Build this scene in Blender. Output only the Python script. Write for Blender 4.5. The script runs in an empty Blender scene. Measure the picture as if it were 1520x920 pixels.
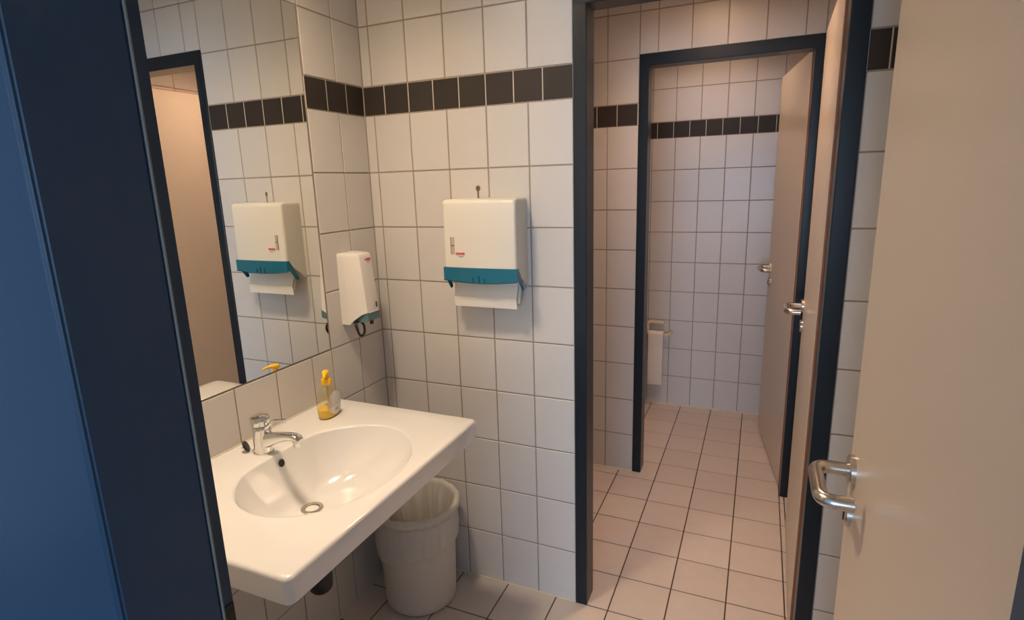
import bpy, bmesh, math, random
from mathutils import Vector, Matrix
random.seed(7)
sc = bpy.context.scene
COL = sc.collection
D = bpy.data

# ------------------------------------------------------------------ camera
CAM = Vector((1.3469, -1.7845, 1.5477)); YAW, PITCH, ROLL = -0.41403, 0.22013, -0.03024
fw = Vector((math.sin(YAW)*math.cos(PITCH), math.cos(YAW)*math.cos(PITCH), -math.sin(PITCH)))
rt = fw.cross(Vector((0, 0, 1))).normalized(); up = rt.cross(fw)
r2 = rt*math.cos(ROLL) + up*math.sin(ROLL); u2 = -rt*math.sin(ROLL) + up*math.cos(ROLL)
cd = D.cameras.new('camera'); cam = D.objects.new('camera', cd); COL.objects.link(cam)
cd.sensor_fit = 'HORIZONTAL'; cd.sensor_width = 36; cd.lens = 36*840.72/1520; cd.clip_start = 0.02
M = Matrix((r2, u2, -fw)).transposed().to_4x4(); M.translation = CAM
cam.matrix_world = M
sc.camera = cam

# ------------------------------------------------------------------ world, lights, exposure
w = D.worlds.new('world'); sc.world = w; w.use_nodes = True
w.node_tree.nodes['Background'].inputs[0].default_value = (0.55, 0.72, 1.0, 1)
w.node_tree.nodes['Background'].inputs[1].default_value = 0.6
sc.view_settings.view_transform = 'Standard'; sc.view_settings.look = 'None'
sc.view_settings.gamma = 1.0; sc.view_settings.use_curve_mapping = False
sc.view_settings.exposure = 0.0
LAMP_MAIN, LAMP_CORRIDOR, LAMP_STALL, DAY = 23.5, 18.5, 5.8, 165.0
WARM = (1.0, 0.775, 0.545); WARM2 = (1.0, 0.66, 0.46)
def area(name, loc, size, energy, color, rot):
    l = D.lights.new(name, 'AREA'); l.shape = 'RECTANGLE'; l.size, l.size_y = size
    l.energy = energy; l.color = color
    o = D.objects.new(name, l); o.location = loc; o.rotation_euler = rot; COL.objects.link(o); return o
# daylight through the window at the end of the hall behind the camera
area('hall_window_daylight', (1.42, -7.02, 1.30), (1.9, 1.3), DAY, (0.52, 0.72, 1.0), (math.pi/2, 0, 0))

FZ = -0.0105          # floor level
CZ = 2.5              # ceiling level

# ------------------------------------------------------------------ materials
def lin(r, g, b):
    f = lambda c: (c/255/12.92) if c/255 <= 0.04045 else ((c/255+0.055)/1.055)**2.4
    return (f(r), f(g), f(b), 1)
def mat(name, col, rough=0.5, metal=0, noise=0.0, nscale=8, rand=0.0, bump=0.0, bscale=60, coat=0, spec=0.5, trans=0, ior=1.45, rvar=0.0):
    m = D.materials.new(name); m.use_nodes = True; nt = m.node_tree; b = nt.nodes['Principled BSDF']
    col = tuple(col) if len(col) == 4 else tuple(col)+(1,)
    b.inputs['Base Color'].default_value = col; b.inputs['Roughness'].default_value = rough
    b.inputs['Metallic'].default_value = metal; b.inputs['Coat Weight'].default_value = coat
    b.inputs['Specular IOR Level'].default_value = spec; b.inputs['Transmission Weight'].default_value = trans
    b.inputs['IOR'].default_value = ior
    tc = nt.nodes.new('ShaderNodeTexCoord')
    out = None
    if noise or rand or rvar:
        n = nt.nodes.new('ShaderNodeTexNoise'); n.inputs['Scale'].default_value = nscale; n.inputs['Detail'].default_value = 5
        nt.links.new(tc.outputs['Object'], n.inputs['Vector'])
        oi = nt.nodes.new('ShaderNodeObjectInfo')
        a = nt.nodes.new('ShaderNodeMath'); a.operation = 'MULTIPLY_ADD'; a.inputs[1].default_value = 2*noise; a.inputs[2].default_value = 1-noise
        nt.links.new(n.outputs['Fac'], a.inputs[0])
        c = nt.nodes.new('ShaderNodeMath'); c.operation = 'MULTIPLY_ADD'; c.inputs[1].default_value = 2*rand; c.inputs[2].default_value = 1-rand
        nt.links.new(oi.outputs['Random'], c.inputs[0])
        p = nt.nodes.new('ShaderNodeMath'); p.operation = 'MULTIPLY'
        nt.links.new(a.outputs[0], p.inputs[0]); nt.links.new(c.outputs[0], p.inputs[1])
        v = nt.nodes.new('ShaderNodeVectorMath'); v.operation = 'SCALE'; v.inputs[0].default_value = col[:3]
        nt.links.new(p.outputs[0], v.inputs['Scale']); nt.links.new(v.outputs[0], b.inputs['Base Color'])
        if rvar:
            q = nt.nodes.new('ShaderNodeMath'); q.operation = 'MULTIPLY_ADD'; q.inputs[1].default_value = 2*rvar; q.inputs[2].default_value = rough-rvar
            nt.links.new(n.outputs['Fac'], q.inputs[0]); nt.links.new(q.outputs[0], b.inputs['Roughness'])
    if bump:
        n2 = nt.nodes.new('ShaderNodeTexNoise'); n2.inputs['Scale'].default_value = bscale; n2.inputs['Detail'].default_value = 3
        nt.links.new(tc.outputs['Object'], n2.inputs['Vector'])
        bp = nt.nodes.new('ShaderNodeBump'); bp.inputs['Strength'].default_value = bump; bp.inputs['Distance'].default_value = 0.001
        nt.links.new(n2.outputs['Fac'], bp.inputs['Height']); nt.links.new(bp.outputs[0], b.inputs['Normal'])
    return m
def emit(name, col, s):
    m = D.materials.new(name); m.use_nodes = True; b = m.node_tree.nodes['Principled BSDF']
    b.inputs['Base Color'].default_value = (0.8, 0.8, 0.8, 1)
    b.inputs['Emission Color'].default_value = tuple(col)+(1,); b.inputs['Emission Strength'].default_value = s
    return m
TILE = mat('white_glazed_tile', (0.605, 0.578, 0.552), 0.30, noise=0.02, nscale=14, rand=0.025, bump=0.25, bscale=22)
DARK = mat('dark_brown_tile', (0.036, 0.029, 0.025), 0.5, spec=0.25, noise=0.22, nscale=260, rand=0.08, bump=0.15, bscale=60)
GROUT = mat('wall_grout', (0.33, 0.265, 0.205), 0.9, noise=0.12, nscale=30)
PALE = mat('pale_band_grout', (0.56, 0.50, 0.42), 0.9, noise=0.08, nscale=30)
FTILE = mat('floor_tile_beige', (0.60, 0.53, 0.49), 0.42, noise=0.07, nscale=16, rand=0.04, bump=0.4, bscale=240)
FGROUT = mat('floor_grout', (0.085, 0.055, 0.038), 0.95, noise=0.25, nscale=25)
SEAL = mat('cream_sealant', (0.66, 0.58, 0.46), 0.6, noise=0.08, nscale=20)
PLASTER = mat('ceiling_plaster', (0.80, 0.77, 0.72), 0.9, noise=0.02, bump=0.2)
HALLP = mat('hall_plaster', (0.62, 0.62, 0.62), 0.9, noise=0.02)
HALLF = mat('hall_floor_finish', (0.30, 0.30, 0.31), 0.5, noise=0.05)
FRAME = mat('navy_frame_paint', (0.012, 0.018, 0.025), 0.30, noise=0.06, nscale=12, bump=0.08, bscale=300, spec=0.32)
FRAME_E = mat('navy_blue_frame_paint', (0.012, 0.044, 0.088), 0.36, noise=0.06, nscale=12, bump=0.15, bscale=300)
GASKET = mat('grey_rubber_gasket', (0.20, 0.20, 0.19), 0.6)
LAM = mat('beige_laminate', (0.60, 0.52, 0.43), 0.30, noise=0.015, nscale=6, bump=0.25, bscale=260)
EDGE = mat('brown_particleboard_edge', (0.33, 0.11, 0.035), 0.6, noise=0.2, nscale=60)
STEEL = mat('brushed_steel', (0.62, 0.57, 0.51), 0.26, 1.0, noise=0.04, nscale=90)
CHROME = mat('polished_chrome', (0.78, 0.77, 0.75), 0.07, 1.0)
CERAM = mat('white_ceramic', (0.77, 0.755, 0.74), 0.12, coat=0.6, noise=0.01)
PLAST = mat('cream_white_plastic', (0.72, 0.69, 0.62), 0.32, bump=0.15, bscale=350)
DISP2 = mat('white_plastic_shell', (0.74, 0.70, 0.65), 0.30, bump=0.15, bscale=350)
TEAL = mat('translucent_teal_plastic', (0.022, 0.215, 0.34), 0.12, trans=0.35, ior=1.4)
TEAL_D = mat('dark_teal_plastic', (0.006, 0.05, 0.085), 0.2)
SMOKE = mat('smoky_blue_plastic', (0.20, 0.33, 0.36), 0.1, trans=0.45, ior=1.35)
BLACK = mat('black_plastic', (0.012, 0.011, 0.011), 0.35)
PAPER = mat('white_paper', (0.80, 0.755, 0.69), 0.9, noise=0.03, nscale=40, bump=0.5, bscale=120)
SLOTM = mat('slot_window', (0.50, 0.42, 0.32), 0.4)
REDP = mat('red_print', (0.62, 0.015, 0.02), 0.5); GREYP = mat('grey_blue_print', (0.33, 0.40, 0.52), 0.5)
KEYM = mat('brass_key', (0.34, 0.27, 0.18), 0.35, 1.0)
BINM = mat('off_white_bin_plastic', (0.61, 0.555, 0.49), 0.38, bump=0.2, bscale=200)
YEL = mat('yellow_plastic', (0.90, 0.50, 0.012), 0.3)
CREAMP = mat('cream_plastic', (0.72, 0.61, 0.42), 0.4)
MIRR = mat('mirror_silver', (0.88, 0.89, 0.86), 0.0, 1.0)
MGAP_SHADE = mat('mirror_gap_shade', (0.04, 0.03, 0.02), 0.4)  # near-black colour paints the shadow gap round the mirror
def liner_material():
    m = mat('thin_bag_film', (0.86, 0.84, 0.80), 0.42, bump=1.0, bscale=45)
    nt = m.node_tree; b = nt.nodes['Principled BSDF']; out = nt.nodes['Material Output']
    tr = nt.nodes.new('ShaderNodeBsdfTranslucent'); tr.inputs[0].default_value = (0.80, 0.74, 0.62, 1)
    tp = nt.nodes.new('ShaderNodeBsdfTransparent')
    m1 = nt.nodes.new('ShaderNodeMixShader'); m1.inputs[0].default_value = 0.40
    m2 = nt.nodes.new('ShaderNodeMixShader'); m2.inputs[0].default_value = 0.12
    nt.links.new(b.outputs[0], m1.inputs[1]); nt.links.new(tr.outputs[0], m1.inputs[2])
    nt.links.new(m1.outputs[0], m2.inputs[1]); nt.links.new(tp.outputs[0], m2.inputs[2])
    nt.links.new(m2.outputs[0], out.inputs['Surface'])
    return m
FILM = liner_material()
def clear_material():
    m = D.materials.new('clear_bottle_plastic'); m.use_nodes = True; nt = m.node_tree
    out = nt.nodes['Material Output']; nt.nodes.remove(nt.nodes['Principled BSDF'])
    tp = nt.nodes.new('ShaderNodeBsdfTransparent'); tp.inputs[0].default_value = (0.97, 0.93, 0.80, 1)
    gl = nt.nodes.new('ShaderNodeBsdfGlossy'); gl.inputs['Roughness'].default_value = 0.06
    lw = nt.nodes.new('ShaderNodeLayerWeight'); lw.inputs[0].default_value = 0.5
    pw = nt.nodes.new('ShaderNodeMath'); pw.operation = 'POWER'; pw.inputs[1].default_value = 3.0; nt.links.new(lw.outputs['Facing'], pw.inputs[0])
    fr = nt.nodes.new('ShaderNodeMath'); fr.operation = 'MULTIPLY_ADD'; fr.inputs[1].default_value = 0.45; fr.inputs[2].default_value = 0.05; nt.links.new(pw.outputs[0], fr.inputs[0])
    mx = nt.nodes.new('ShaderNodeMixShader')
    nt.links.new(fr.outputs[0], mx.inputs[0]); nt.links.new(tp.outputs[0], mx.inputs[1]); nt.links.new(gl.outputs[0], mx.inputs[2])
    nt.links.new(mx.outputs[0], out.inputs['Surface']); return m
CLEAR = clear_material()
LIQ = mat('yellow_liquid_soap', (0.95, 0.66, 0.05), 0.15)
LIQ.node_tree.nodes['Principled BSDF'].inputs['Alpha'].default_value = 0.8

# ------------------------------------------------------------------ mesh helpers
def obj(name, bm, m, parent=None, smooth=None, recalc=True):
    if recalc: bmesh.ops.recalc_face_normals(bm, faces=bm.faces)
    me = D.meshes.new(name); bm.to_mesh(me); bm.free()
    for mm in (m if isinstance(m, (list, tuple)) else [m]): me.materials.append(mm)
    o = D.objects.new(name, me); COL.objects.link(o)
    if parent: o.parent = parent
    if smooth is not None:
        me.shade_smooth()
        if smooth < 180: me.set_sharp_from_angle(angle=math.radians(smooth))
    return o
def tag(o, label, cat, group=None, kind=None):
    o['label'] = label
    if cat: o['category'] = cat
    if group: o['group'] = group
    if kind: o['kind'] = kind
    return o
def thing(name, label, cat, loc=(0, 0, 0), rz=0, group=None, kind=None):
    o = D.objects.new(name, None); COL.objects.link(o); o.location = loc; o.rotation_euler = (0, 0, rz)
    return tag(o, label, cat, group, kind)
def box(bm, x0, x1, y0, y1, z0, z1, bev=0, seg=2):
    r = bmesh.ops.create_cube(bm, size=1); vs = r['verts']
    for v in vs:
        v.co = Vector(((x0+x1)/2+v.co.x*(x1-x0), (y0+y1)/2+v.co.y*(y1-y0), (z0+z1)/2+v.co.z*(z1-z0)))
    if bev:
        es = list({e for v in vs for e in v.link_edges})
        bmesh.ops.bevel(bm, geom=es, offset=bev, segments=seg, affect='EDGES', profile=0.5)
    return bm
def B(x0, x1, y0, y1, z0, z1, bev=0, seg=2): return box(bmesh.new(), x0, x1, y0, y1, z0, z1, bev, seg)
def prism(bm, pts, axis, a, b):
    """pts: outline in the two other axes (in xyz order); extruded along axis from a to b"""
    def P(p, t):
        if axis == 0: return (t, p[0], p[1])
        if axis == 1: return (p[0], t, p[1])
        return (p[0], p[1], t)
    A = [bm.verts.new(P(p, a)) for p in pts]; Bv = [bm.verts.new(P(p, b)) for p in pts]
    n = len(pts); bm.faces.new(A); bm.faces.new(Bv[::-1])
    for i in range(n): bm.faces.new((A[i], A[(i+1) % n], Bv[(i+1) % n], Bv[i]))
    return bm
def rings(bm, rr, close=(True, True), loop=True):
    """rr: list of rings (lists of co). skins between them"""
    V = [[bm.verts.new(p) for p in r] for r in rr]; n = len(V[0])
    for a, b in zip(V, V[1:]):
        for i in range(n if loop else n-1): bm.faces.new((a[i], a[(i+1) % n], b[(i+1) % n], b[i]))
    if close[0]: bm.faces.new(V[0][::-1])
    if close[1]: bm.faces.new(V[-1])
    return bm
def lathe(bm, prof, c=(0, 0), n=40, sx=1, sy=1, close=(True, True), M=None):
    rr = []
    for r, z in prof:
        ring = [Vector((c[0]+sx*r*math.cos(2*math.pi*i/n), c[1]+sy*r*math.sin(2*math.pi*i/n), z)) for i in range(n)]
        if M: ring = [M @ p for p in ring]
        rr.append(ring)
    return rings(bm, rr, close)
def rounded_path(pts, rad, seg=8):
    out = [Vector(pts[0])]
    for i in range(1, len(pts)-1):
        p = Vector(pts[i]); a = (Vector(pts[i-1])-p); b = (Vector(pts[i+1])-p)
        r = min(rad, a.length*0.49, b.length*0.49); A = p+a.normalized()*r; Bp = p+b.normalized()*r
        for k in range(seg+1):
            t = k/seg; out.append((1-t)**2*A+2*t*(1-t)*p+t*t*Bp)
    out.append(Vector(pts[-1])); return out
def tube(bm, path, r, n=16, close=True, loop=False):
    path = [Vector(p) for p in path]; rr = []; N = len(path)
    rad = r if isinstance(r, (list, tuple)) else [r]*N
    prev = None
    for i, p in enumerate(path):
        if loop: t = (path[(i+1) % N]-path[i-1]).normalized()
        else: t = (path[min(i+1, N-1)]-path[max(i-1, 0)]).normalized()
        if prev is None:
            a = Vector((0, 0, 1)) if abs(t.z) < 0.9 else Vector((1, 0, 0)); u = t.cross(a).normalized()
        else: u = (prev-t*prev.dot(t)).normalized()
        prev = u; v = t.cross(u)
        rr.append([p+rad[i]*(u*math.cos(2*math.pi*k/n)+v*math.sin(2*math.pi*k/n)) for k in range(n)])
    if loop:
        rr.append(rr[0]); rings(bm, rr, (False, False)); bmesh.ops.remove_doubles(bm, verts=bm.verts, dist=1e-6); return bm
    return rings(bm, rr, (close, close))
def text(name, s, size, M4, m, parent, sx=1.0, depth=0.0003, bold=0.0):
    c = D.curves.new(name, 'FONT'); c.body = s; c.size = size; c.extrude = depth; c.offset = bold; c.align_x = 'CENTER'; c.resolution_u = 3
    t = D.objects.new(name+'_tmp', c); COL.objects.link(t)
    dg = bpy.context.evaluated_depsgraph_get(); me = D.meshes.new_from_object(t.evaluated_get(dg))
    D.objects.remove(t); D.curves.remove(c)
    me.transform(M4 @ Matrix.Diagonal((sx, 1, 1, 1))); me.name = name; me.materials.clear(); me.materials.append(m)
    o = D.objects.new(name, me); COL.objects.link(o); o.parent = parent; return o

# ------------------------------------------------------------------ tiles
_tc = {}
def tile_mesh(a, b, m, th, bev):
    k = (round(a, 3), round(b, 3), m.name, th)
    if k not in _tc:
        bm = bmesh.new()
        def ring(i, z): return [bm.verts.new((sx*(a/2-i), sy*(b/2-i), z)) for sx, sy in ((-1, -1), (1, -1), (1, 1), (-1, 1))]
        r0, r1, r2_ = ring(0, -0.003), ring(0, th-bev), ring(bev, th)
        for p, q in ((r0, r1), (r1, r2_)):
            for i in range(4): bm.faces.new((p[i], p[(i+1) % 4], q[(i+1) % 4], q[i]))
        bm.faces.new(r2_)
        me = D.meshes.new('tile'); bmesh.ops.recalc_face_normals(bm, faces=bm.faces)
        bm.to_mesh(me); bm.free(); me.materials.append(m); _tc[k] = me
    return _tc[k]
def put_tile(name, parent, org, U, V, N, u0, u1, v0, v1, m, gap, th=0.002, bev=0.0012, jit=0.0016):
    a, b = u1-u0-gap, v1-v0-gap
    if a < 0.006 or b < 0.006: return
    o = D.objects.new(name, tile_mesh(a, b, m, th, bev)); COL.objects.link(o); o.parent = parent
    R = Matrix((U, V, N)).transposed().to_4x4()
    J = Matrix.Rotation(random.uniform(-jit, jit), 4, 'X') @ Matrix.Rotation(random.uniform(-jit, jit), 4, 'Y')
    R = R @ J; R.translation = org+U*((u0+u1)/2)+V*((v0+v1)/2); o.matrix_local = R
ZROWS = [FZ, .2, .4, .6, .8, 1.0, 1.2, 1.4, 1.6, 1.8, 1.9, 2.1, 2.3, CZ]
Z3 = Vector((0, 0, 1))
def wall_tiles(parent, org, U, N, uw, ud, z0=FZ, z1=CZ, holes=()):
    """uw: white joints, ud: dark joints (both include the region's two ends)"""
    for a, b in zip(ZROWS, ZROWS[1:]):
        lo, hi = max(a, z0), min(b, z1)
        if hi-lo < 0.01: continue
        dark = abs(a-1.8) < 1e-6
        us = ud if dark else uw
        for p, q in zip(us, us[1:]):
            if any(p >= h[0]-1e-4 and q <= h[1]+1e-4 and lo >= h[2]-1e-2 and hi <= h[3]+1e-2 for h in holes): continue
            put_tile('accent_tile' if dark else 'tile', parent, org, U, Z3, N, p, q, lo, hi, DARK if dark else TILE, 0.0036 if dark else 0.0046)
def pale_joint(parent, org, U, N, u0, u1):
    """light grout run behind the dark tile band"""
    R_ = Matrix((U, Z3, N)).transposed().to_4x4(); R_.translation = org
    bm = B(u0, u1, 1.8015, 1.8985, -.0006, .0009); bm.transform(R_); obj('band_grout', bm, PALE, parent)
def steps(a, b, first, s):
    """joints from a to b with inner joints at first + k*s"""
    out = [a]; x = first
    while x < b-0.004:
        if x > a+0.004: out.append(x)
        x += s
    out.append(b); return out
def struct(name, bm, m, label, parent=None):
    o = obj(name, bm, m, parent)
    if not parent: o['kind'] = 'structure'; o['label'] = label; o['category'] = name.split('_')[0]
    return o
G = 0.0016   # grout plane behind tile faces

# wall_left: plane x = 0
X1, Y1, N1 = Vector((1, 0, 0)), Vector((0, 1, 0)), Vector((0, -1, 0))
yw = [-1.345, -1.304, -1.154, -1.004, -.854, -.704, -.548, -.392, -.295, -.142, 0]
yd = steps(-1.345, 0, -1.295, 0.1); yd = [y if abs(y) > .2 or y == 0 else y for y in yd]
MY0, MY1, MZ0, MZ1 = -1.154, -0.301, 1.002, 2.102
wl = struct('wall_left', B(-0.12, -G, -1.46, 0.0, FZ-0.05, CZ), GROUT, 'white tiled wall with dark tile band behind the mirror and washbasin')
yd2 = [y for y in yd if y <= -1.19]+[-.295, -.195, -.095, 0.0]
wall_tiles(wl, Vector((-G, 0, 0)), Y1, X1, yw, steps(-1.345, 0, -1.295, 0.1)[:2]+[-1.154, -.295, -.195, -.095, 0.0] if False else [-1.345, -1.295, -1.195, -1.154, -.295, -.195, -.095, 0.0],
           holes=[(-1.154, -.295, 1.0, 2.1)])
pale_joint(wl, Vector((-G, 0, 0)), Y1, X1, -1.344, -1.156); pale_joint(wl, Vector((-G, 0, 0)), Y1, X1, -.297, -.002)
# wall_back: plane y = 0, opening for door_1
XA, XB, HT = 0.792, 1.573, 2.115
bm = bmesh.new()
box(bm, -0.12, XA+.02, G, 0.082, FZ-0.05, CZ); box(bm, XA+.02, XB-.02, G, 0.082, HT-.02, CZ); box(bm, XB-.02, 2.0, G, 0.082, FZ-0.05, CZ)
wb = struct('wall_back', bm, GROUT, 'white tiled wall with dark tile band carrying the paper towel dispenser')
o0 = Vector((0, G, 0))
wall_tiles(wb, o0, X1, N1, [0, .041, .191, .341, .491, .641, XA], [0, .091, .191, .291, .391, .491, .591, .691, XA])
wall_tiles(wb, o0, X1, N1, [XA, .880, 1.03, 1.18, 1.33, 1.48, XB], [XA, XB], z0=HT)
wall_tiles(wb, o0, X1, N1, [XB, 1.68], [XB, 1.623, 1.68])
for q in ((.002, XA), (XB, 1.68)): pale_joint(wb, o0, X1, N1, *q)
# wall_middle: plane y = 1.065, opening for door_2
YC = 1.065; XC, XD = 0.785, 1.552
bm = bmesh.new()
box(bm, -0.6, XC+.02, YC+G, YC+.082, FZ-0.05, CZ); box(bm, XC+.02, XD-.02, YC+G, YC+.082, HT-.02, CZ); box(bm, XD-.02, 1.75, YC+G, YC+.082, FZ-0.05, CZ)
wm = struct('wall_middle', bm, GROUT, 'white tiled partition with dark tile band around the second blue door frame')
o1 = Vector((0, YC+G, 0))
wall_tiles(wm, o1, X1, N1, [-.4, -.267, -.117, .033, .183, .333, .483, .633, XC], steps(-.4, XC, -.319, .1))
wall_tiles(wm, o1, X1, N1, [XC, .870, 1.018, 1.170, 1.325, 1.476, XD], [XC, XD], z0=HT)
wall_tiles(wm, o1, X1, N1, [XD, 1.60], [XD, 1.60])
for q in ((-.4, XC), (XD, 1.60)): pale_joint(wm, o1, X1, N1, *q)
# wall_far: plane y = 2.1
YF = 2.10
wf = struct('wall_far', B(0.5, 1.75, YF+G, YF+0.1, FZ-0.05, CZ), GROUT, 'white tiled end wall of the toilet stall with dark tile band')
wall_tiles(wf, Vector((0, YF+G, 0)), X1, N1, [.660, .672, .818, .970, 1.125, 1.278, 1.433, 1.60], [.660, .704, .805, .904, 1.002, 1.100, 1.200, 1.301, 1.402, 1.502, 1.60])
pale_joint(wf, Vector((0, YF+G, 0)), X1, N1, .661, 1.60)
# side walls
bm = box(bmesh.new(), 0.55, 0.660-G, YC+.082, YF+G, FZ-0.05, CZ)
ws = struct('wall_stall_left', bm, GROUT, 'white tiled left side wall inside the toilet stall')
wall_tiles(ws, Vector((0.660-G, 0, 0)), Y1, X1, steps(YC+.082, YF, 1.20, .15), steps(YC+.082, YF, 1.20, .1))
wr = struct('wall_right', B(1.60+G, 1.75, 0.082, YF+.1, FZ-0.05, CZ), GROUT, 'white tiled right wall behind the two open stall doors')
wall_tiles(wr, Vector((1.60+G, 0, 0)), Y1, -X1, steps(.084, YC, .18, .15), steps(.084, YC, .18, .1))
wall_tiles(wr, Vector((1.60+G, 0, 0)), Y1, -X1, steps(YC+.084, YF, 1.30, .15), steps(YC+.084, YF, 1.30, .1))
wcl = struct('wall_corridor_left', B(-.5, -.4-G, 0.082, YC+.08, FZ-.05, CZ), GROUT, 'white tiled left end wall of the middle room')
wall_tiles(wcl, Vector((-.4-G, 0, 0)), Y1, X1, steps(.084, YC, .15, .15), steps(.084, YC, .15, .1))
wa = struct('wall_anteroom_right', B(1.68+G, 1.8, -1.46, 0.0, FZ-.05, CZ), GROUT, 'white tiled right wall behind the nearest open door')
wall_tiles(wa, Vector((1.68+G, 0, 0)), Y1, -X1, steps(-1.345, 0, -1.30, .15), steps(-1.345, 0, -1.25, .1))
# entry wall with opening for door_3, hall behind the camera
YE0, YE1, XE0, XE1 = -1.478, -1.345, 0.735, 1.526
bm = bmesh.new()
box(bm, -1.6, XE0-.045, YE0, YE1, FZ-0.05, CZ); box(bm, XE0-.045, XE1+.045, YE0, YE1, HT-.02, CZ); box(bm, XE1+.045, 3.0, YE0, YE1, FZ-0.05, CZ)
struct('wall_entry', bm, HALLP, 'plastered wall around the nearest blue door frame')
bm = bmesh.new()
box(bm, -1.7, 0.42, -7.25, -7.12, FZ-.05, CZ); box(bm, 2.42, 3.1, -7.25, -7.12, FZ-.05, CZ)
box(bm, 0.42, 2.42, -7.25, -7.12, FZ-.05, 0.62); box(bm, 0.42, 2.42, -7.25, -7.12, 1.98, CZ)
box(bm, -1.7, -1.6, -7.2, YE1, FZ-.05, CZ); box(bm, 3.0, 3.1, -7.2, YE1, FZ-.05, CZ)
struct('wall_hall', bm, HALLP, 'plain hall walls behind the camera')
bm = bmesh.new()
for a, b, c, d in ((.42, .47, .62, 1.98), (2.37, 2.42, .62, 1.98), (.47, 2.37, .62, .67), (.47, 2.37, 1.93, 1.98)): box(bm, a, b, -7.22, -7.15, c, d)
struct('window_1', bm, PLAST, 'hall window frame behind the camera')
struct('ceiling', B(-1.7, 3.1, -7.25, YF+.1, CZ, CZ+.1), PLASTER, 'plain white ceiling')

# floor
fl = struct('floor', B(-1.7, 3.1, YE0, YF+.1, FZ-.1, FZ-0.0018), FGROUT, 'beige square floor tiles with dark grout')
struct('floor_hall', B(-1.7, 3.1, -7.25, YE0, FZ-.1, FZ), HALLF, 'grey hall floor')
of = Vector((0, 0, FZ-0.0018))
def floor_room(xs, ys):
    for a, b in zip(xs, xs[1:]):
        for c, d in zip(ys, ys[1:]):
            put_tile('tile', fl, of, X1, Y1, Z3, a, b, c, d, FTILE, 0.0048, 0.0018, 0.001, 0.0008)
GX = lambda a, b: steps(a, b, .1055-2.4, .2005)
floor_room(sorted(GX(-.4, 1.68)+[1.537]), steps(YE0, YF, -1.4, .2))
# corner beads
CBEAD = mat('corner_bead', (0.30, 0.245, 0.19), 0.8)
for i_, (cx_, cy_) in enumerate(((0, 0), (.660, YF))):
    struct('trim_%d' % (i_+1), prism(bmesh.new(), [(cx_-.001, cy_+.001), (cx_-.001, cy_-.0045), (cx_+.0045, cy_+.001)], 2, FZ, CZ), CBEAD, ['sealed inner corner between the mirror wall and the dispenser wall', 'sealed inner corner at the back left of the toilet stall'][i_])
# sealant joints and baseboards
def cove(name, x0, x1, y0, y1, label):
    struct(name, B(min(x0, x1), max(x0, x1), min(y0, y1), max(y0, y1), FZ-.001, FZ+.005, 0.0015, 1), SEAL, label)
cove('baseboard_back', 0, XA, -.005, .001, 'cream sealant joint along the foot of the dispenser wall')
cove('baseboard_left', -.001, .005, -1.34, -.005, 'cream sealant joint along the foot of the basin wall')
cove('baseboard_middle', -.39, XC, YC-.012, YC+.001, 'cream sealant joint along the foot of the partition')
cove('baseboard_far', .66, 1.6, YF-.012, YF+.001, 'cream sealant joint along the foot of the stall end wall')
cove('baseboard_stall_left', .659, .668, YC+.09, YF, 'cream sealant joint along the foot of the stall side wall')

# ------------------------------------------------------------------ doors
def lever(parent, side, hx, hy, hz):
    """U-shaped lever on the face x = hx looking toward side*X; door runs back toward -Y"""
    s = side
    h = obj('lever_handle', tube(bmesh.new(), rounded_path([(hx+s*.006, hy, hz), (hx+s*.064, hy, hz), (hx+s*.064, hy-.128, hz), (hx+s*.016, hy-.128, hz)], .036, 9), .0122, 24), STEEL, parent, 40)
    def disc(name, y, z, r, t):
        Mx = Matrix.Translation((hx, y, z)) @ Matrix.Rotation(s*math.pi/2, 4, 'Y')
        return obj(name, lathe(bmesh.new(), [(r, 0), (r, t-.002), (r-.002, t), (.002, t)], n=32, M=Mx), STEEL, parent, 35)
    disc('rosette', hy, hz, .028, .010)
    k = disc('keyhole_rosette', hy, hz-.085, .026, .009)
    bm = bmesh.new(); x = hx+s*.0093
    box(bm, min(x, x+s*.0012), max(x, x+s*.0012), hy-.004, hy+.004, hz-.100, hz-.078)
    obj('keyhole', bm, BLACK, k)
def leaf(parent, hinge, ang, w, z0, z1, hyoff, hz):
    """leaf built along +Y from its hinge, face toward -X; rotated about the hinge"""
    e = D.objects.new('door_leaf', None)
    bm = B(0.0018, .0382, 0, w, z0, z1)
    e = obj('door_leaf', bm, EDGE, parent); e.location = hinge; e.rotation_euler = (0, 0, ang)
    obj('face_panel', B(0, .0018, .0030, w-.0030, z0+.003, z1-.0035), LAM, e)
    obj('face_panel', B(.0382, .040, .003, w-.003, z0+.003, z1-.0035), LAM, e)
    # laminate edge strip on the free edge
    obj('edge_strip', B(.0018, .0382, w, w+.001, z0+.0015, z1-.0015), LAM, e)
    lever(e, -1, 0.0, w-hyoff, hz)
    return e
def frame(parent, x0, x1, y0, y1, zt, wl_=.044, wr_=.044, m=FRAME):
    """steel frame wrapping the wall between y0 and y1; x0/x1 outer edges"""
    f = obj('door_frame', B(x0, x0+wl_, y0-.004, y1+.004, FZ, zt, .0025, 2), m, parent); f.name = 'frame_jamb'
    g = obj('frame_jamb', B(x1-wr_, x1, y0-.004, y1+.004, FZ, zt, .0025, 2), m, parent)
    h = obj('frame_head', B(x0+.001, x1-.001, y0-.0045, y1+.0045, zt-.053, zt, .0025, 2), m, parent)
    return f, g, h
d1 = thing('door_1', 'first inner beige door standing open in its dark blue frame, beyond the towel dispenser', 'door', (0, 0, 0), kind='structure')
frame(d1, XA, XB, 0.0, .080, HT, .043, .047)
leaf(d1, (1.5195, .089, 0), math.radians(-1.15), .722, FZ+.008, 2.075, .022, 1.017)
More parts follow.
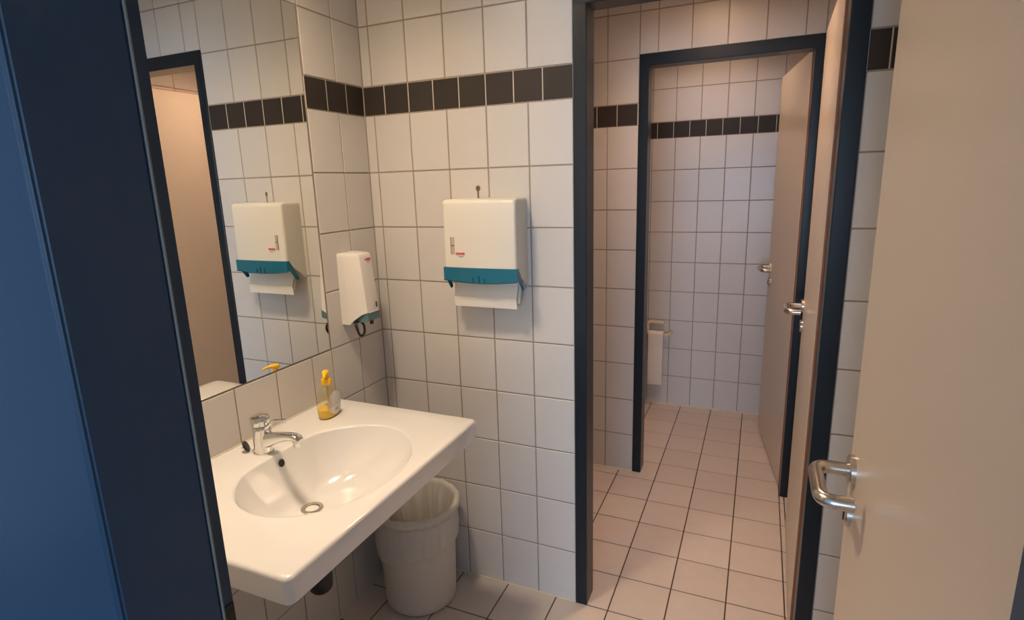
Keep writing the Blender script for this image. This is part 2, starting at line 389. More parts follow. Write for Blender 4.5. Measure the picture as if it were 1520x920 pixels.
d2 = thing('door_2', 'farthest beige door standing open in the second dark blue frame, near the toilet roll', 'door', (0, 0, 0), kind='structure')
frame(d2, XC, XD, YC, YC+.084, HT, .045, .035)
leaf(d2, (1.512, YC+.092, 0), math.radians(8.0), .722, FZ+.008, 2.075, .055, 1.025)
d3 = thing('door_3', 'nearest door, open at the right edge of view, with its navy frame at the left edge', 'door', (0, 0, 0), kind='structure')
# left jamb: stop portion toward the hall, rebate toward the room, gasket in the corner
bm = bmesh.new(); prism(bm, [(.69, -1.339), (.735, -1.339), (.735, -1.3685), (.750, -1.3685), (.750, -1.478), (.747, -1.481), (.48, -1.481), (.48, -1.4785), (.69, -1.4785)], 2, FZ, HT)
bmesh.ops.bevel(bm, geom=[e for e in bm.edges if abs(e.verts[0].co.z-e.verts[1].co.z) > 1], offset=.003, segments=3, affect='EDGES')
jl = obj('frame_jamb', bm, FRAME_E, d3)
obj('gasket', B(.7352, .7505, -1.3685, -1.3650, FZ, HT-.055, .001, 1), GASKET, d3)
sp = obj('strike_plate', B(.7349, .7362, -1.3625, -1.3415, .83, 1.018), FRAME, d3)
obj('latch_hole', B(.7360, .7364, -1.358, -1.345, .93, 1.005), BLACK, sp)
bm = bmesh.new(); prism(bm, [(1.573, -1.339), (1.526, -1.339), (1.526, -1.3685), (1.512, -1.3685), (1.512, -1.481), (1.573, -1.481)], 2, FZ, HT)
obj('frame_jamb', bm, FRAME_E, d3)
obj('frame_head', B(.691, 1.572, -1.4805, -1.3395, HT-.053, HT), FRAME_E, d3)
leaf(d3, (1.531, -1.338, 0), math.radians(0.0), .703, FZ+.008, 2.09, .045, 1.02)

# ------------------------------------------------------------------ mirror
mi = thing('wall_mirror', 'large frameless mirror set flush in the left tiled wall above the washbasin', 'mirror', (0, (MY0+MY1)/2, MZ0))
oy = (MY0+MY1)/2
e = obj('backing', B(-.0012-.0003, -.0008, MY0-oy, MY1-oy, 0.0, MZ1-MZ0), MGAP_SHADE, mi)  # rim left bare by the glass shows the painted gap shade
obj('mirror_glass', B(-.0008, .0004, MY0-oy+.002, MY1-oy-.002, 0.002, MZ1-MZ0-.002), MIRR, mi)

# ------------------------------------------------------------------ washbasin
def washbasin():
    t = thing('washbasin', 'white ceramic washbasin with oval bowl and wide flat rim on the left wall', 'sink', (0, -.7125, .767))
    oz = .767; TOP = .832-oz
    x0, x1, y0, y1 = 0.003, .572, -.3965, .3965
    cx, cy, a, b = .330, 0.0, .202, .250
    angs = [2*math.pi*i/160 for i in range(160)]
    def rim(t_):
        # flattened on the wall side, where the tap stands
        x = a*math.cos(t_); y = b*math.sin(t_)
        x = x if x > -.17 else -.17-(abs(x)-.17)*.35
        return Vector((cx+x, cy+y, 0))
    def outer(t_, inset=0.0, rc=.018):
        # ray from the bowl centre to a rounded rectangle
        dx, dy = math.cos(t_), math.sin(t_)
        X0, X1, Y0, Yb = x0+inset*0, x1-inset, y0+inset, y1-inset
        c = Vector((cx, cy)); d = Vector((a*dx, b*dy)).normalized()
        ts = []
        if d.x > 1e-9: ts.append((X1-c.x)/d.x)
        if d.x < -1e-9: ts.append((X0-c.x)/d.x)
        if d.y > 1e-9: ts.append((Yb-c.y)/d.y)
        if d.y < -1e-9: ts.append((Y0-c.y)/d.y)
        s = min(ts); p = c+d*s
        r = rc
        for qx, qy in ((X1-r, Yb-r), (X1-r, Y0+r)):
            if p.x > qx and ((qy > 0 and p.y > qy) or (qy < 0 and p.y < qy)):
                q = Vector((qx, qy)); bq = 2*d.dot(c-q); cq = (c-q).length_squared-r*r
                disc = bq*bq-4*cq
                if disc > 0: p = c+d*((-bq+math.sqrt(disc))/2)
        return Vector((p.x, p.y, 0))
    drain = Vector((.25, 0.0, 0)); DEP = .148
    # angles aimed at the corners so that they stay crisp
    for sx_, sy_ in ((x1-.002, y1-.002), (x1-.002, y0+.002), (x1-.012, y1), (x1-.012, y0), (x1, y1-.012), (x1, y0+.012), (x0, y1), (x0, y0), (x1-.006, y1-.0008), (x1-.006, y0+.0008), (x1-.0008, y1-.006), (x1-.0008, y0+.006)):
        angs.append(math.atan2((sy_-cy)/b, (sx_-cx)/a) % (2*math.pi))
    angs.sort()
    rr = []
    # bowl from drain outward
    for t_ in (0.10, .2, .3, .4, .5, .6, .7, .78, .85, .9, .94, .965, .982, .993, 1.0):
        z = TOP-.004-DEP*(1-t_**3.0)**0.92 if t_ < 1 else TOP-.004
        rr.append([drain.lerp(rim(q), t_)+Vector((0, 0, z)) for q in angs])
    for f, dz in ((.012, .0022), (.03, .0035), (.06, .004)):
        rr.append([rim(q).lerp(outer(q, .009), f)+Vector((0, 0, TOP-.004+dz)) for q in angs])
    for f in (.35, .7, 1.0):
        rr.append([rim(q).lerp(outer(q, .009), f)+Vector((0, 0, TOP)) for q in angs])
    for i_, z in ((.0050, -.0010), (.0022, -.0032), (.0005, -.0065), (0, -.010)):
        rr.append([outer(q, i_)+Vector((0, 0, TOP+z)) for q in angs])
    rr.append([outer(q, 0.002)+Vector((0, 0, .004)) for q in angs])
    rr.append([outer(q, .006)+Vector((0, 0, .0)) for q in angs])
    rr.append([outer(q, .03)+Vector((0, 0, .0)) for q in angs])
    rr.append([rim(q).lerp(outer(q, .0), .12)+Vector((0, 0, .0)) for q in angs])
    for t_, z in ((.97, -.03), (.85, -.065), (.6, -.085), (.25, -.095)):
        rr.append([drain.lerp(rim(q), t_)+Vector((0, 0, z)) for q in angs])
    bm = rings(bmesh.new(), rr, (True, True))
    obj('basin', bm, CERAM, t, 35)
    obj('sealant_joint', B(.0, .005, y0, y1, TOP-.004, TOP+.003, .0015, 2), SEAL, t)
    # waste
    zd = TOP-.004-DEP
    w_ = obj('drain_ring', lathe(bmesh.new(), [(.0185, zd+.001), (.020, zd+.004), (.027, zd+.0045), (.030, zd+.003), (.031, zd-.002)], (drain.x, drain.y), 40, close=(False, False)), STEEL, t, 40)
    obj('drain_well', lathe(bmesh.new(), [(.0195, zd+.003), (.0165, zd-.002), (.001, zd-.003)], (drain.x, drain.y), 32, close=(False, True)), mat('dark_metal', (.30, .25, .17), .3, 1), w_, 40)
    obj('drain_stud', lathe(bmesh.new(), [(.0045, zd-.004), (.0045, zd-.001), (.001, zd)], (drain.x, drain.y), 20), STEEL, w_, 40)
    # overflow: dark oval opening with a slight ring on the wall-side slope
    tt = .945; z = TOP-.004-DEP*(1-tt**3.0)**0.92; p = drain.lerp(rim(math.pi), tt)
    dz = (TOP-.004-DEP*(1-(tt+.01)**3.0)**0.92)-z; n = Vector((dz, 0, (drain-rim(math.pi)).length*.01)).normalized()
    q = n.to_track_quat('Z', 'Y').to_matrix().to_4x4(); Mo = Matrix.Translation(p+Vector((0, 0, z)))@q
    obj('overflow_hole', lathe(bmesh.new(), [(.0115, -.001), (.0125, .0016), (.0105, .0020), (.0095, .0006), (.0005, .0004)], n=28, M=Mo, close=(True, True)), [BLACK], t, 40)
    obj('overflow_ring', lathe(bmesh.new(), [(.0118, .0000), (.0128, .0022), (.0112, .0028), (.0105, .0014)], n=28, M=Mo, close=(False, False)), CERAM, t, 40)
    return t
washbasin()
# bottle trap under the basin
tr = thing('bottle_trap', 'black bottle trap below the washbasin', 'drain pipe', (.25, -.7125, .42))
obj('cup', lathe(bmesh.new(), [(.004, .0), (.026, .002), (.032, .010), (.034, .03), (.034, .085), (.028, .095), (.018, .10)], n=32), BLACK, tr, 40)
obj('tail_pipe', lathe(bmesh.new(), [(.016, .095), (.016, .250)], n=24), CHROME, tr, 40)
obj('waste_pipe', tube(bmesh.new(), [(-.02, 0, .07), (-.2485, 0, .07)], .016, 20), CHROME, tr, 40)
obj('wall_rosette', tube(bmesh.new(), [(-.2375, 0, .07), (-.2485, 0, .07)], [.028, .034], 28), CHROME, tr, 40)

# ------------------------------------------------------------------ tap
def tap():
    t = thing('basin_tap', 'chrome single-lever tap on the rim of the washbasin', 'tap', (.106, -.722, .8325))
    obj('base_ring', lathe(bmesh.new(), [(.0262, 0), (.0262, .003), (.0248, .0045)], n=40), CHROME, t, 40)
    obj('body', lathe(bmesh.new(), [(.0245, .003), (.0240, .02), (.0238, .066), (.0236, .078), (.0228, .080)], n=48), CHROME, t, 40)
    c = obj('cap', lathe(bmesh.new(), [(.0235, .0815), (.0256, .083), (.0262, .088), (.0262, .102), (.0250, .106), (.020, .1085), (.008, .1095), (.001, .1095)], n=48), CHROME, t, 40)
    obj('cap_dot', lathe(bmesh.new(), [(.0025, .1092), (.0025, .1100)], n=20), REDP, c)
    # spout: rounded bar rising to a dropped outlet
    sec = []
    path = [(.004, .032, .017, .026), (.020, .038, .0155, .023), (.045, .047, .0135, .0175), (.075, .056, .0122, .0135), (.100, .0615, .0122, .0112), (.122, .063, .0130, .0100), (.134, .0605, .0135, .0095), (.139, .056, .012, .007)]
    rr = []
    for x, z, hy, hz in path:
        r = []
        for k in range(24):
            a_ = 2*math.pi*k/24; cc, ss = math.cos(a_), math.sin(a_)
            r.append(Vector((x, hy*math.copysign(abs(cc)**.7, cc), z+hz*math.copysign(abs(ss)**.7, ss))))
        rr.append(r)
    s = obj('spout', rings(bmesh.new(), rr), CHROME, t, 60)
    obj('aerator', lathe(bmesh.new(), [(.0098, .037), (.0110, .039), (.0110, .054)], (.126, 0), 28), CHROME, s, 40)
    # lever: neck at the front of the cap and a thin rising rod with a small knob
    pth = rounded_path([(.020, 0, .076), (.034, 0, .084), (.046, 0, .100), (.092, 0, .108)], .02, 6)
    n = len(pth); rad = [.0085-.0053*min(1, i/(n*.75)) for i in range(n)]
    l = obj('lever', tube(bmesh.new(), pth, rad, 16), CHROME, t, 60)
    obj('lever_tip', lathe(bmesh.new(), [(.0015, .0985), (.0042, .1005), (.0048, .106), (.0044, .1105), (.001, .1125)], (.091, 0), 18), CHROME, l, 50)
    obj('grip_ball', lathe(bmesh.new(), [(.001, .060), (.005, .062), (.0075, .068), (.0075, .073), (.005, .079), (.001, .081)], (.029, 0), 20), CHROME, l, 60)
tap()
# plug leaning behind the tap
pg = thing('sink_plug', 'small black rubber plug leaning behind the tap', 'plug', (.057, -.738, .8335))
np_ = (r2*.82+u2*.48+fw*.12).normalized()
Mp = Matrix.Translation((0, 0, .0145)) @ np_.to_track_quat('Z', 'Y').to_matrix().to_4x4()
obj('disc', lathe(bmesh.new(), [(.014, -.003), (.0160, -.002), (.0162, .0005), (.015, .003), (.001, .0032)], n=32, M=Mp), BLACK, pg, 40)
obj('ring', tube(bmesh.new(), [Mp @ Vector((.0045*math.cos(a*math.pi/8), .001, -.008+.0045*math.sin(a*math.pi/8))) for a in range(16)], .001, 8, loop=True), CHROME, pg, 60)
bm = bmesh.new(); p0 = Mp @ Vector((0, 0, -.012)); p1 = Vector((.014, .012, .003))
for k in range(9):
    q = p0.lerp(p1, k/8); bmesh.ops.create_icosphere(bm, subdivisions=1, radius=.0016, matrix=Matrix.Translation(q))
obj('bead_chain', bm, CHROME, pg, 60)

# ------------------------------------------------------------------ hand soap bottle
def bottle():
    ang = math.radians(8)
    t = thing('soap_pump_bottle', 'clear pump bottle with yellow soap and yellow pump head on the washbasin rim', 'bottle', (.106, -.452, .8325), ang)
    prof = [(.70, 0), (.80, .0012), (.90, .004), (.97, .014), (1.0, .034), (1.0, .055), (.96, .072), (.84, .087), (.62, .098), (.40, .104), (.27, .107), (.26, .112)]
    def oval(sx, sy, pr, n=56):
        rr = []
        for s, z in pr:
            neck = max(0, min(1, (z-.085)/.022))
            ax = sx*s*(1-neck)+.0125*neck; ay = sy*s*(1-neck)+.0125*neck
            rr.append([Vector((ax*math.copysign(abs(math.cos(a))**.85, math.cos(a)), ay*math.copysign(abs(math.sin(a))**.85, math.sin(a)), z)) for a in [2*math.pi*i/n for i in range(n)]])
        return rr
    bd = obj('bottle_body', rings(bmesh.new(), oval(.0265, .0465, prof), (True, True)), CLEAR, t, 60)
    lp = [(.68, .0012), (.86, .004), (.95, .014), (.975, .031)]
    obj('liquid_soap', rings(bmesh.new(), oval(.0265, .0465, [(s, z) for s, z in lp]), (True, True)), LIQ, t, 60)
    obj('dip_tube', tube(bmesh.new(), [(0, 0, .010), (0, 0, .112)], .0028, 12), mat('tube_plastic', (.85, .62, .25), .4), t, 60)
    # oval back label, curved with the bottle
    bm = bmesh.new(); rows = []; nu, nv = 20, 20
    lab = mat('printed_label', (.76, .73, .69), .5)
    nt = lab.node_tree; b = nt.nodes['Principled BSDF']
    tc = nt.nodes.new('ShaderNodeTexCoord'); sp_ = nt.nodes.new('ShaderNodeSeparateXYZ'); nt.links.new(tc.outputs['Object'], sp_.inputs[0])
    def mth(op, a_, b_=None, c_=None):
        n = nt.nodes.new('ShaderNodeMath'); n.operation = op
        for i, v in enumerate((a_, b_, c_)):
            if v is None: continue
            if isinstance(v, (int, float)): n.inputs[i].default_value = v
            else: nt.links.new(v, n.inputs[i])
        return n.outputs[0]
    zz, yy = sp_.outputs['Z'], sp_.outputs['Y']
    line = mth('GREATER_THAN', mth('FRACT', mth('MULTIPLY', zz, 310)), .45)
    nz = nt.nodes.new('ShaderNodeTexNoise'); nz.inputs['Scale'].default_value = 700; nt.links.new(tc.outputs['Object'], nz.inputs['Vector'])
    line = mth('MULTIPLY', line, mth('GREATER_THAN', nz.outputs['Fac'], .42))
    line = mth('MULTIPLY', line, mth('GREATER_THAN', zz, .036)); line = mth('MULTIPLY', line, mth('LESS_THAN', zz, .080))
    bar = mth('GREATER_THAN', mth('FRACT', mth('MULTIPLY', yy, 520)), .5)
    bar = mth('MULTIPLY', bar, mth('LESS_THAN', mth('ABSOLUTE', mth('SUBTRACT', yy, .004)), .0105))
    bar = mth('MULTIPLY', bar, mth('LESS_THAN', mth('ABSOLUTE', mth('SUBTRACT', zz, .0255)), .0055))
    ink = mth('MAXIMUM', mth('MULTIPLY', line, .55), mth('MULTIPLY', bar, .85))
    mx = nt.nodes.new('ShaderNodeMix'); mx.data_type = 'RGBA'; nt.links.new(ink, mx.inputs[0])
    mx.inputs[6].default_value = (.76, .72, .67, 1); mx.inputs[7].default_value = (.10, .09, .12, 1)
    nt.links.new(mx.outputs[2], b.inputs['Base Color'])
    for j in range(nv+1):
        r = []
        zc = .046; hz = .037; z = zc-hz+2*hz*j/nv; k = math.sqrt(max(0.0, 1-((z-zc)/hz)**2))
        for i in range(nu+1):
            y = (-1+2*i/nu)*.0375*k
            s = 1.0
            for (s0, z0), (s1, z1) in zip(prof, prof[1:]):
                if z0 <= z <= z1: s = s0+(s1-s0)*(z-z0)/(z1-z0)
            c_ = max(0.0, 1-(abs(y)/(.0465*s))**(2/.85)); x = .0265*s*c_**(.85/2)+.0006
            r.append((x, y+.003, z))
        rows.append(r)
    rings(bm, rows, (False, False), loop=False)
    bmesh.ops.remove_doubles(bm, verts=bm.verts, dist=1e-6)
    obj('label_sticker', bm, lab, t, 180)
    pm = obj('pump_collar', lathe(bmesh.new(), [(.0150, .107), (.0158, .109), (.0158, .122), (.0148, .1245), (.009, .126), (.0085, .127)], n=36), YEL, t, 40)
    obj('pump_stem', lathe(bmesh.new(), [(.0075, .125), (.0075, .140)], n=20), YEL, pm, 40)
    a = math.radians(-56)-ang
    d = Vector((math.cos(a), math.sin(a), 0)); n_ = Vector((-d.y, d.x, 0))
    rr = []
    for s, hw, zc, hz in ((-.013, .004, .145, .004), (-.011, .0095, .1448, .0068), (-.004, .0118, .1448, .0078), (.006, .0108, .1452, .0074), (.014, .0075, .1460, .0056), (.024, .0056, .1452, .0044), (.034, .0046, .1425, .0038), (.041, .0040, .1390, .0034)):
        rr.append([d*s+n_*(hw*math.cos(2*math.pi*k/20))+Vector((0, 0, zc+hz*math.sin(2*math.pi*k/20))) for k in range(20)])
    obj('pump_head', rings(bmesh.new(), rr), YEL, pm, 60)
bottle()

# ------------------------------------------------------------------ paper towel dispenser
def towel_dispenser():
    X0, X1, zb, zt, dp = .358, .628, 1.192, 1.500, .100
    cx = (X0+X1)/2
    t = thing('paper_towel_dispenser', 'cream paper towel dispenser with teal lower flap on the back wall', 'paper towel dispenser', (cx, -.0005, zb))
    hw = (X1-X0)/2; H = zt-zb
    # shell: outline in plan (slightly bowed front), lofted in z; side lower edge follows the flap
    def plan(sc_, z, dpz):
        pts = []
        r = .012
        P = [(-hw, 0)]
        for k in range(6): a_ = math.pi+math.pi/2*k/5; P.append((-hw+r+r*math.cos(a_), -dpz+r+r*math.sin(a_)))
        for k in range(1, 12): u = -1+2*k/12; P.append(((hw-r)*u, -dpz-.005*(1-u*u)))
        for k in range(6): a_ = 1.5*math.pi+math.pi/2*k/5; P.append((hw-r+r*math.cos(a_), -dpz+r+r*math.sin(a_)))
        P.append((hw, 0))
        return [Vector((x*sc_, y, z)) for x, y in P]
    def sh(z0f, z0b, top=False): pass
    rr = []
    zfront, zback = 1.272-zb, 0.0
    low = plan(1, 0, dp)
    for v in low:
        d_ = -v.y
        if d_ < .052: v.z = 0.0
        elif d_ < .088: v.z = (d_-.052)/.036*(zfront-.012)
        else: v.z = zfront
    mid = plan(1, zfront+.004, dp); rr = [low, mid, plan(1, H*.8, dp-.001), plan(1, H-.016, dp-.002), plan(.998, H-.008, dp-.0035), plan(.992, H-.0025, dp-.008), plan(.975, H, dp-.016), plan(.6, H+.002, dp-.04)]
    bm = rings(bmesh.new(), rr, (False, True)); 
    s = obj('housing', bm, PLAST, t, 50)
    obj('base_plate', B(-hw+.006, hw-.006, -.012, 0, .001, H-.02), PLAST, t)
    obj('inner_tray', B(-hw+.006, hw-.006, -.085, -.012, .052, .058), PLAST, t)
    # window slot and print
    sx0, sx1 = .388-cx, .402-cx; sy = -dp-.0026
    sl = obj('level_window', B(sx0, sx1, sy-.0006, sy+.002, 1.318-zb, 1.376-zb), SLOTM, t)
    obj('window_bar', B(sx0+.001, sx1, sy-.0010, sy, 1.3455-zb, 1.3495-zb), mat('slot_brown', (.22, .14, .08), .5), sl)
    obj('window_bar', B(sx0, sx0+.003, sy-.0010, sy, 1.318-zb, 1.376-zb), mat('slot_edge', (.33, .23, .14), .5), sl)
    Mt = Matrix.Translation((.424-cx, -dp-.0040, 1.3165-zb)) @ Matrix.Rotation(math.pi/2, 4, 'X')
    text('logo', 'CWS', .0105, Mt, REDP, t, 1.45, bold=.0006)
    Mt = Matrix.Translation((.427-cx, -dp-.0040, 1.3095-zb)) @ Matrix.Rotation(math.pi/2, 4, 'X')
    text('small_print', 'paradise', .0062, Mt, GREYP, t, .85, bold=.00015)
    # teal flap: bowed front strip with two side arms
    bm = bmesh.new()
    N_ = 16; out, inn = [], []
    ztop = 1.2735-zb
    for k in range(N_+1):
        u = -1+2*k/N_; x = (hw+.0022)*u; y = -dp-.0015-.005*(1-u*u); zl = (1.2315-.0085*(1-u*u))-zb
        out.append((x, y-.0015, ztop, zl)); inn.append((x, y+.0010, ztop, zl))
    V = [[bm.verts.new((x, y, a_)) for x, y, a_, b_ in out], [bm.verts.new((x, y, b_)) for x, y, a_, b_ in out],
         [bm.verts.new((x, y, b_)) for x, y, a_, b_ in inn], [bm.verts.new((x, y, a_)) for x, y, a_, b_ in inn]]
    for k in range(N_):
        for i in range(4): bm.faces.new((V[i][k], V[i][k+1], V[(i+1) % 4][k+1], V[(i+1) % 4][k]))
    bm.faces.new([V[i][0] for i in range(4)]); bm.faces.new([V[i][-1] for i in range(4)][::-1])
    f = obj('teal_flap', bm, TEAL, t, 40)
    for s_ in (-1, 1):
        xa = s_*(hw+.0004); xb = s_*(hw+.0026)
        ol = [(-dp-.001, ztop), (-dp+.012, ztop-.001), (-.085, ztop-.008), (-.075, 1.252-zb), (-.046, 1.202-zb), (-.048, 1.193-zb), (-.060, 1.193-zb), (-.088, 1.232-zb), (-dp-.001, 1.2325-zb)]
        arm = obj('flap_arm', prism(bmesh.new(), ol, 0, min(xa, xb), max(xa, xb)), TEAL, f)
        obj('pivot', tube(bmesh.new(), [(xa, -.055, 1.2025-zb), (xb+s_*.0008, -.055, 1.2025-zb)], .004, 14), TEAL_D, arm, 40)
    bm = bmesh.new()
    for x, h in ((-.022, .018), (0.0, .024), (.020, .016)):
        box(bm, x-.0012, x+.0012, -dp-.0100, -dp-.0082, 1.224-zb, 1.224-zb+h)
    obj('finger_tabs', bm, TEAL_D, f)
    obj('lower_lip', prism(bmesh.new(), [((hw+.0022)*(-1+2*k/16), 1.2308-.0085*(1-(-1+2*k/16)**2)-zb) for k in range(17)]+[((hw+.0022)*(1-2*k/16), 1.2292-.0085*(1-(1-2*k/16)**2)-zb) for k in range(17)], 1, -dp-.0085, -dp-.0015), TEAL_D, f)
    # key
    bm = bmesh.new()
    Mk = Matrix.Translation((.474-cx, -.050, H+.034)) @ Matrix.Rotation(math.radians(68), 4, 'Z') @ Matrix.Rotation(math.pi/2, 4, 'X')
    lathe(bm, [(.0015, -.0011), (.0092, -.0011), (.0092, .0011), (.0015, .0011)], n=24, M=Mk, close=(False, False)); bmesh.ops.create_cube(bm, size=1, matrix=Matrix.Translation((.474-cx, -.05, H+.014)) @ Matrix.Rotation(math.radians(68), 4, 'Z') @ Matrix.Diagonal((.0055, .002, .026, 1)))
    obj('key', bm, KEYM, t, 30)
    obj('lock', lathe(bmesh.new(), [(.008, H-.001), (.008, H+.003)], (.474-cx, -.05), 24), STEEL, t, 40)
    # hanging towel
    tw = thing('paper_towel', 'folded white paper towel hanging out of the dispenser on the back wall', 'paper towel', (cx, -.0005, zb))
    def sheet(z0, z1, yy0, yy1, x0_, x1_, th=.0012):
        return prism(bmesh.new(), [(yy0, z0), (yy1, z1), (yy1+th, z1), (yy0+th, z0)], 0, x0_, x1_)
    xa, xb = .374-cx, .611-cx
    obj('upper_fold', sheet(1.166-zb, 1.2495-zb, -.070, -.036, xa, xb), PAPER, tw)
    obj('lower_fold', sheet(1.131-zb, 1.167-zb, -.066, -.0705, xa, xb), PAPER, tw)
    obj('back_ply', sheet(1.150-zb, 1.2495-zb, -.0600, -.028, xa, xb+.008), PAPER, tw)
towel_dispenser()

# ------------------------------------------------------------------ foam soap dispenser
def soap_dispenser():
    cy = -.180; zb = 1.070
    t = thing('soap_dispenser', 'white wall soap dispenser with smoky blue base beside the mirror', 'soap dispenser', (.0005, cy, zb+.004))
    def sec(z, d, hb, hf, inset=0):
        # from wall corner round the front and back to the wall
        P = [(0, -hb), (.028, -hb), (.034, -hb+.0008), (.05, -hb+(hb-hf)*.32), (d*.78, -hb+(hb-hf)*.68), (d-.006, -hf-.0012), (d-.0015, -hf+.0015), (d, -hf+.006)]
        P = P+[(d+.0012, 0)]+[(x, -y) for x, y in P[::-1]]
        return [Vector((max(0, x-inset), y*(1-inset*9), z)) for x, y in P]
    T = 1.322-zb
    low = sec(0, .105, .0485, .034)
    for v in low:
        v.z = .0 if v.x < .036 else (.016 if v.x < .055 else (.037 if v.x < .085 else .043))
    rr = [low, sec(.045, .1035, .0480, .034), sec(.13, .0975, .0472, .034), sec(T-.014, .0875, .0462, .0325), sec(T-.006, .0862, .0460, .0322, .001), sec(T-.0015, .085, .0455, .0318, .004), sec(T+.001, .082, .045, .031, .012)]
    obj('housing', rings(bmesh.new(), rr, (False, True)), DISP2, t, 28)
    obj('back_plate', B(0, .004, -.0475, .0475, -.002, T-.01, .001, 1), PLAST, t)
    # smoky insert below the front
    bi = bmesh.new()
    ol = [(.032, .004), (.040, .002), (.060, .006), (.085, .010), (.1050, .015), (.1035, .046), (.06, .046), (.032, .046)]
    prism(bi, ol, 1, -.0330, .0338)
    obj('smoky_insert', bi, SMOKE, t, 30)
    obj('pump_body', B(.045, .085, -.018, .018, .016, .040, .004, 2), mat('grey_pump', (.10, .11, .11), .4), t)
    nz = obj('nozzle', lathe(bmesh.new(), [(.0075, .016), (.0075, .000), (.0062, -.006), (.0040, -.007)], (.082, .012), 20), BLACK, t, 40)
    obj('nozzle_tip', lathe(bmesh.new(), [(.0048, -.006), (.0044, -.0095)], (.082, .012), 16), YEL, nz, 40)
    x = .1055
    obj('level_slot', B(.1033, .1052, .016, .0215, 1.127-zb, 1.147-zb, .0004, 1), BLACK, t)
    # front leans back with height: place the print on it
    lean = math.atan2(.0975-.0875, (T-.014)-.13)
    def pm(y, z):
        f = (z-.13)/((T-.014)-.13); xf = .0975+(.0875-.0975)*f+.0013
        return Matrix.Translation((xf, y, z)) @ Matrix.Rotation(-lean, 4, 'Y') @ Matrix(((0, 0, 1, 0), (1, 0, 0, 0), (0, 1, 0, 0), (0, 0, 0, 1)))
    text('logo', 'CWS', .0100, pm(.008, 1.2955-zb), REDP, t, 1.35, bold=.0006)
    text('small_print', 'paradise', .0058, pm(.010, 1.2895-zb), GREYP, t, .8, bold=.00015)
    # black pull loop hanging underneath
    pts = [(.052, -.036, .012), (.058, -.052, .006), (.070, -.057, -.018), (.072, -.048, -.040), (.074, -.036, -.046), (.078, -.024, -.036), (.076, -.020, -.008), (.066, -.024, .010)]
    pp = []
    n = len(pts)
    for i in range(n):
        p0, p1, p2, p3 = [Vector(pts[(i+j) % n]) for j in (-1, 0, 1, 2)]
        for k in range(4):
            s = k/4; pp.append(.5*((2*p1)+(-p0+p2)*s+(2*p0-5*p1+4*p2-p3)*s*s+(-p0+3*p1-3*p2+p3)*s**3))
    obj('pull_loop', tube(bmesh.new(), [Vector((.066, -.038, -.010))+(q_-Vector((.066, -.038, -.012)))*.84 for q_ in pp], .0044, 10, loop=True), BLACK, t, 60)
soap_dispenser()

# ------------------------------------------------------------------ bin with liner
BC = (.219, -.176)
def waste_bin():
    t = thing('waste_bin', 'round off-white plastic waste bin under the washbasin corner', 'bin', (BC[0], BC[1], FZ))
    prof = [(.002, .002), (.115, .002), (.125, .004), (.133, .012), (.135, .03), (.147, .385), (.156, .390), (.157, .402), (.153, .404), (.1475, .400), (.1455, .39), (.131, .03), (.123, .012), (.002, .010)]
    obj('bin_body', lathe(bmesh.new(), prof, n=72, close=(True, True)), BINM, t, 45)
    l = tag(D.objects.new('bin_liner', None), 'thin white plastic bag lining the round waste bin and folded over its rim', 'bin liner')
    COL.objects.link(l); l.location = (BC[0], BC[1], FZ)
    n = 180; rnd = random.Random(3)
    ph = [rnd.uniform(0, 6.28) for _ in range(12)]
    def wav(a, k):  # folds
        return math.sin(9*a+ph[0])*.4+math.sin(17*a+ph[1])*.35+math.sin(31*a+ph[2]+k)*.25
    rr = []
    hem = lambda a: .262+.032*math.sin(a*1.0+.35)+.008*math.sin(3*a+ph[4])
    # outside from the hem up, over the rolled rim, down the inside
    for k in range(13):
        f = k/12; ring = []
        for i in range(n):
            a = 2*math.pi*i/n; z = hem(a)+(.372-hem(a))*f
            r = .135+(.147-.135)*((z-.03)/.355)+.0035+.010*math.sin(math.pi*min(1, (1-f)*.75))*(.75+.25*math.sin(2*a+1))+.0045*(1-f)*(.5+.5*wav(a, f*2))+.0012*wav(a*2, f*5)
            ring.append((r*math.cos(a), r*math.sin(a), z))
        rr.append(ring)
    for r_, z in ((.1590, .380), (.1650, .388), (.1672, .397), (.1655, .407), (.160, .4135), (.154, .4140), (.1480, .4105), (.1435, .402), (.1425, .390)):
        rr.append([((r_+.0028*wav(2*math.pi*i/n, z*40))*math.cos(2*math.pi*i/n), (r_+.0028*wav(2*math.pi*i/n, z*40))*math.sin(2*math.pi*i/n), z+.0025*wav(4*math.pi*i/n, 1)) for i in range(n)])
    for k in range(1, 15):
        f = k/14; ring = []
        for i in range(n):
            a = 2*math.pi*i/n; z = .390-f*.372
            r = (.1425-.024*f)-.002-(.006+.022*math.sin(math.pi*min(1, f*1.2)))*(.5+.5*wav(a+.15*f, f*1.5))
            ring.append((r*math.cos(a), r*math.sin(a), z))
        rr.append(ring)
    obj('bag', rings(bmesh.new(), rr, (False, True)), FILM, l, 180)
    rb = []
    hr = [(Vector(((.149-.002)*math.cos(2*math.pi*i/n), (.149-.002)*math.sin(2*math.pi*i/n), 0))) for i in range(n)]
    pts = []
    for i in range(n):
        a = 2*math.pi*i/n; v = rr[0][i]; pts.append(Vector(v)*1.0)
    obj('hem', tube(bmesh.new(), pts, .0013, 6, loop=True), FILM, l, 180)
waste_bin()

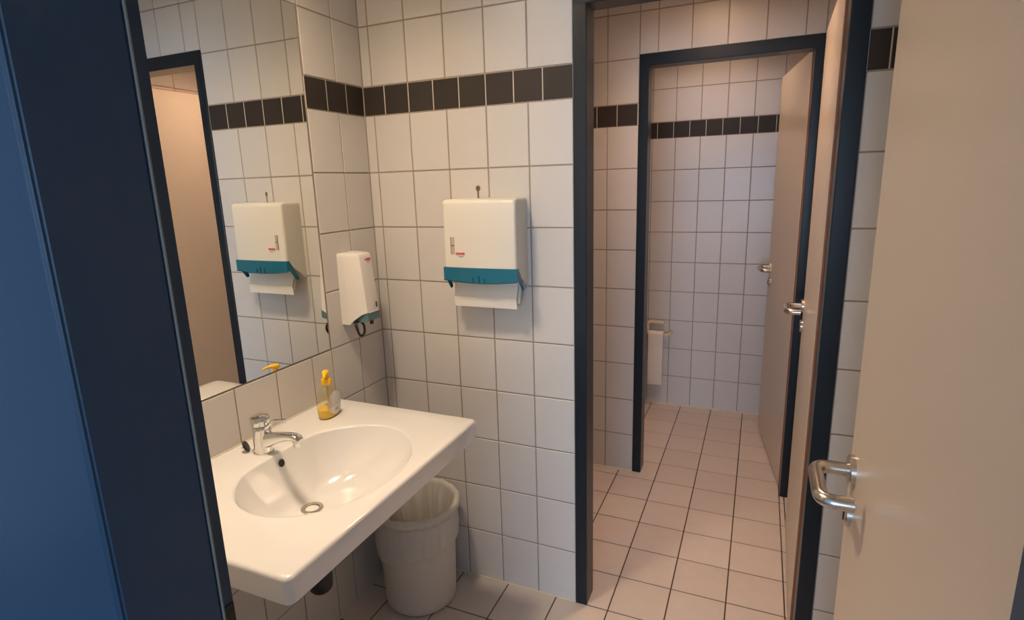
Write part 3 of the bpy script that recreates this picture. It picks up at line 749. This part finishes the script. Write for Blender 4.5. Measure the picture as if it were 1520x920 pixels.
# ------------------------------------------------------------------ toilet roll and holder
th = thing('toilet_roll_holder', 'cream plastic toilet roll holder on the far stall wall', 'roll holder', (.672, YF-.0003, .50))
obj('wall_bar', tube(bmesh.new(), rounded_path([(.115, -.020, .083), (.012, -.020, .083), (.012, -.060, .078)], .02, 8), .0115, 18), CREAMP, th, 50)
for x in (.03, .10): obj('wall_stud', tube(bmesh.new(), [(x, 0, .083), (x, -.018, .083)], .010, 14), CREAMP, th, 50)
obj('arm', tube(bmesh.new(), rounded_path([(.012, -.052, .083), (.012, -.060, .06), (.012, -.062, .018), (.022, -.062, .010), (.150, -.062, .010), (.162, -.062, .022), (.163, -.062, .034)], .012, 6), .0085, 16), CREAMP, th, 50)
rl = thing('toilet_roll', 'nearly used up white toilet roll with a long strip hanging on the far stall wall', 'toilet roll', (.691+.049, YF-.0623, .510))
Mr = Matrix.Rotation(math.pi/2, 4, 'Y')
obj('core', lathe(bmesh.new(), [(.0155, -.0495), (.0155, .0495), (.014, .0495), (.014, -.0495), (.0155, -.0495)], n=28, M=Mr, close=(False, False)), mat('cardboard', (.45, .36, .27), .9), rl, 50)
obj('paper_roll', lathe(bmesh.new(), [(.0158, -.049), (.025, -.049), (.025, .049), (.0158, .049)], n=40, M=Mr, close=(False, False)), PAPER, rl, 50)
pts = [(-.0262*math.sin(a), .0262*math.cos(a)) for a in [math.radians(q) for q in range(20, 91, 10)]]
pts += [(-.0262+.003*math.sin(f*7), -f*.355) for f in [k/10 for k in range(1, 11)]]
bm = bmesh.new(); rr = []
for y, z in pts: rr.append([Vector((-.049, y, z)), Vector((.049, y, z)), Vector((.049, y+.0008, z)), Vector((-.049, y+.0008, z))])
obj('hanging_strip', rings(bm, rr), PAPER, rl, 60)

# ------------------------------------------------------------------ ceiling lamps
def lamp(label, x, y, r, power, col, h=.09):
    t = thing('ceiling_lamp', label, 'lamp', (x, y, CZ-h), group=None)
    obj('shade', lathe(bmesh.new(), [(r, h-.003), (r, .002), (r+.002, .0), (r+.010, .0), (r+.012, .003), (r+.012, h), (.002, h)], n=48, close=(False, True)), PLAST, t, 40)
    s = power/(math.pi*math.pi*r*r)
    obj('diffuser', lathe(bmesh.new(), [(r-.001, h-.006), (r*.8, h-.007), (r*.4, h-.008), (.001, h-.008)], n=48, close=(False, False)), emit('lamp_diffuser', col, s), t, 180)
lamp('round ceiling lamp over the washbasin', .36, -.86, .12, LAMP_MAIN, WARM, .092)
lamp('round ceiling lamp in the middle room', 1.10, .50, .12, LAMP_CORRIDOR, WARM2, .13)
lamp('round ceiling lamp in the toilet stall', 1.05, 1.62, .12, LAMP_STALL, WARM2, .10)
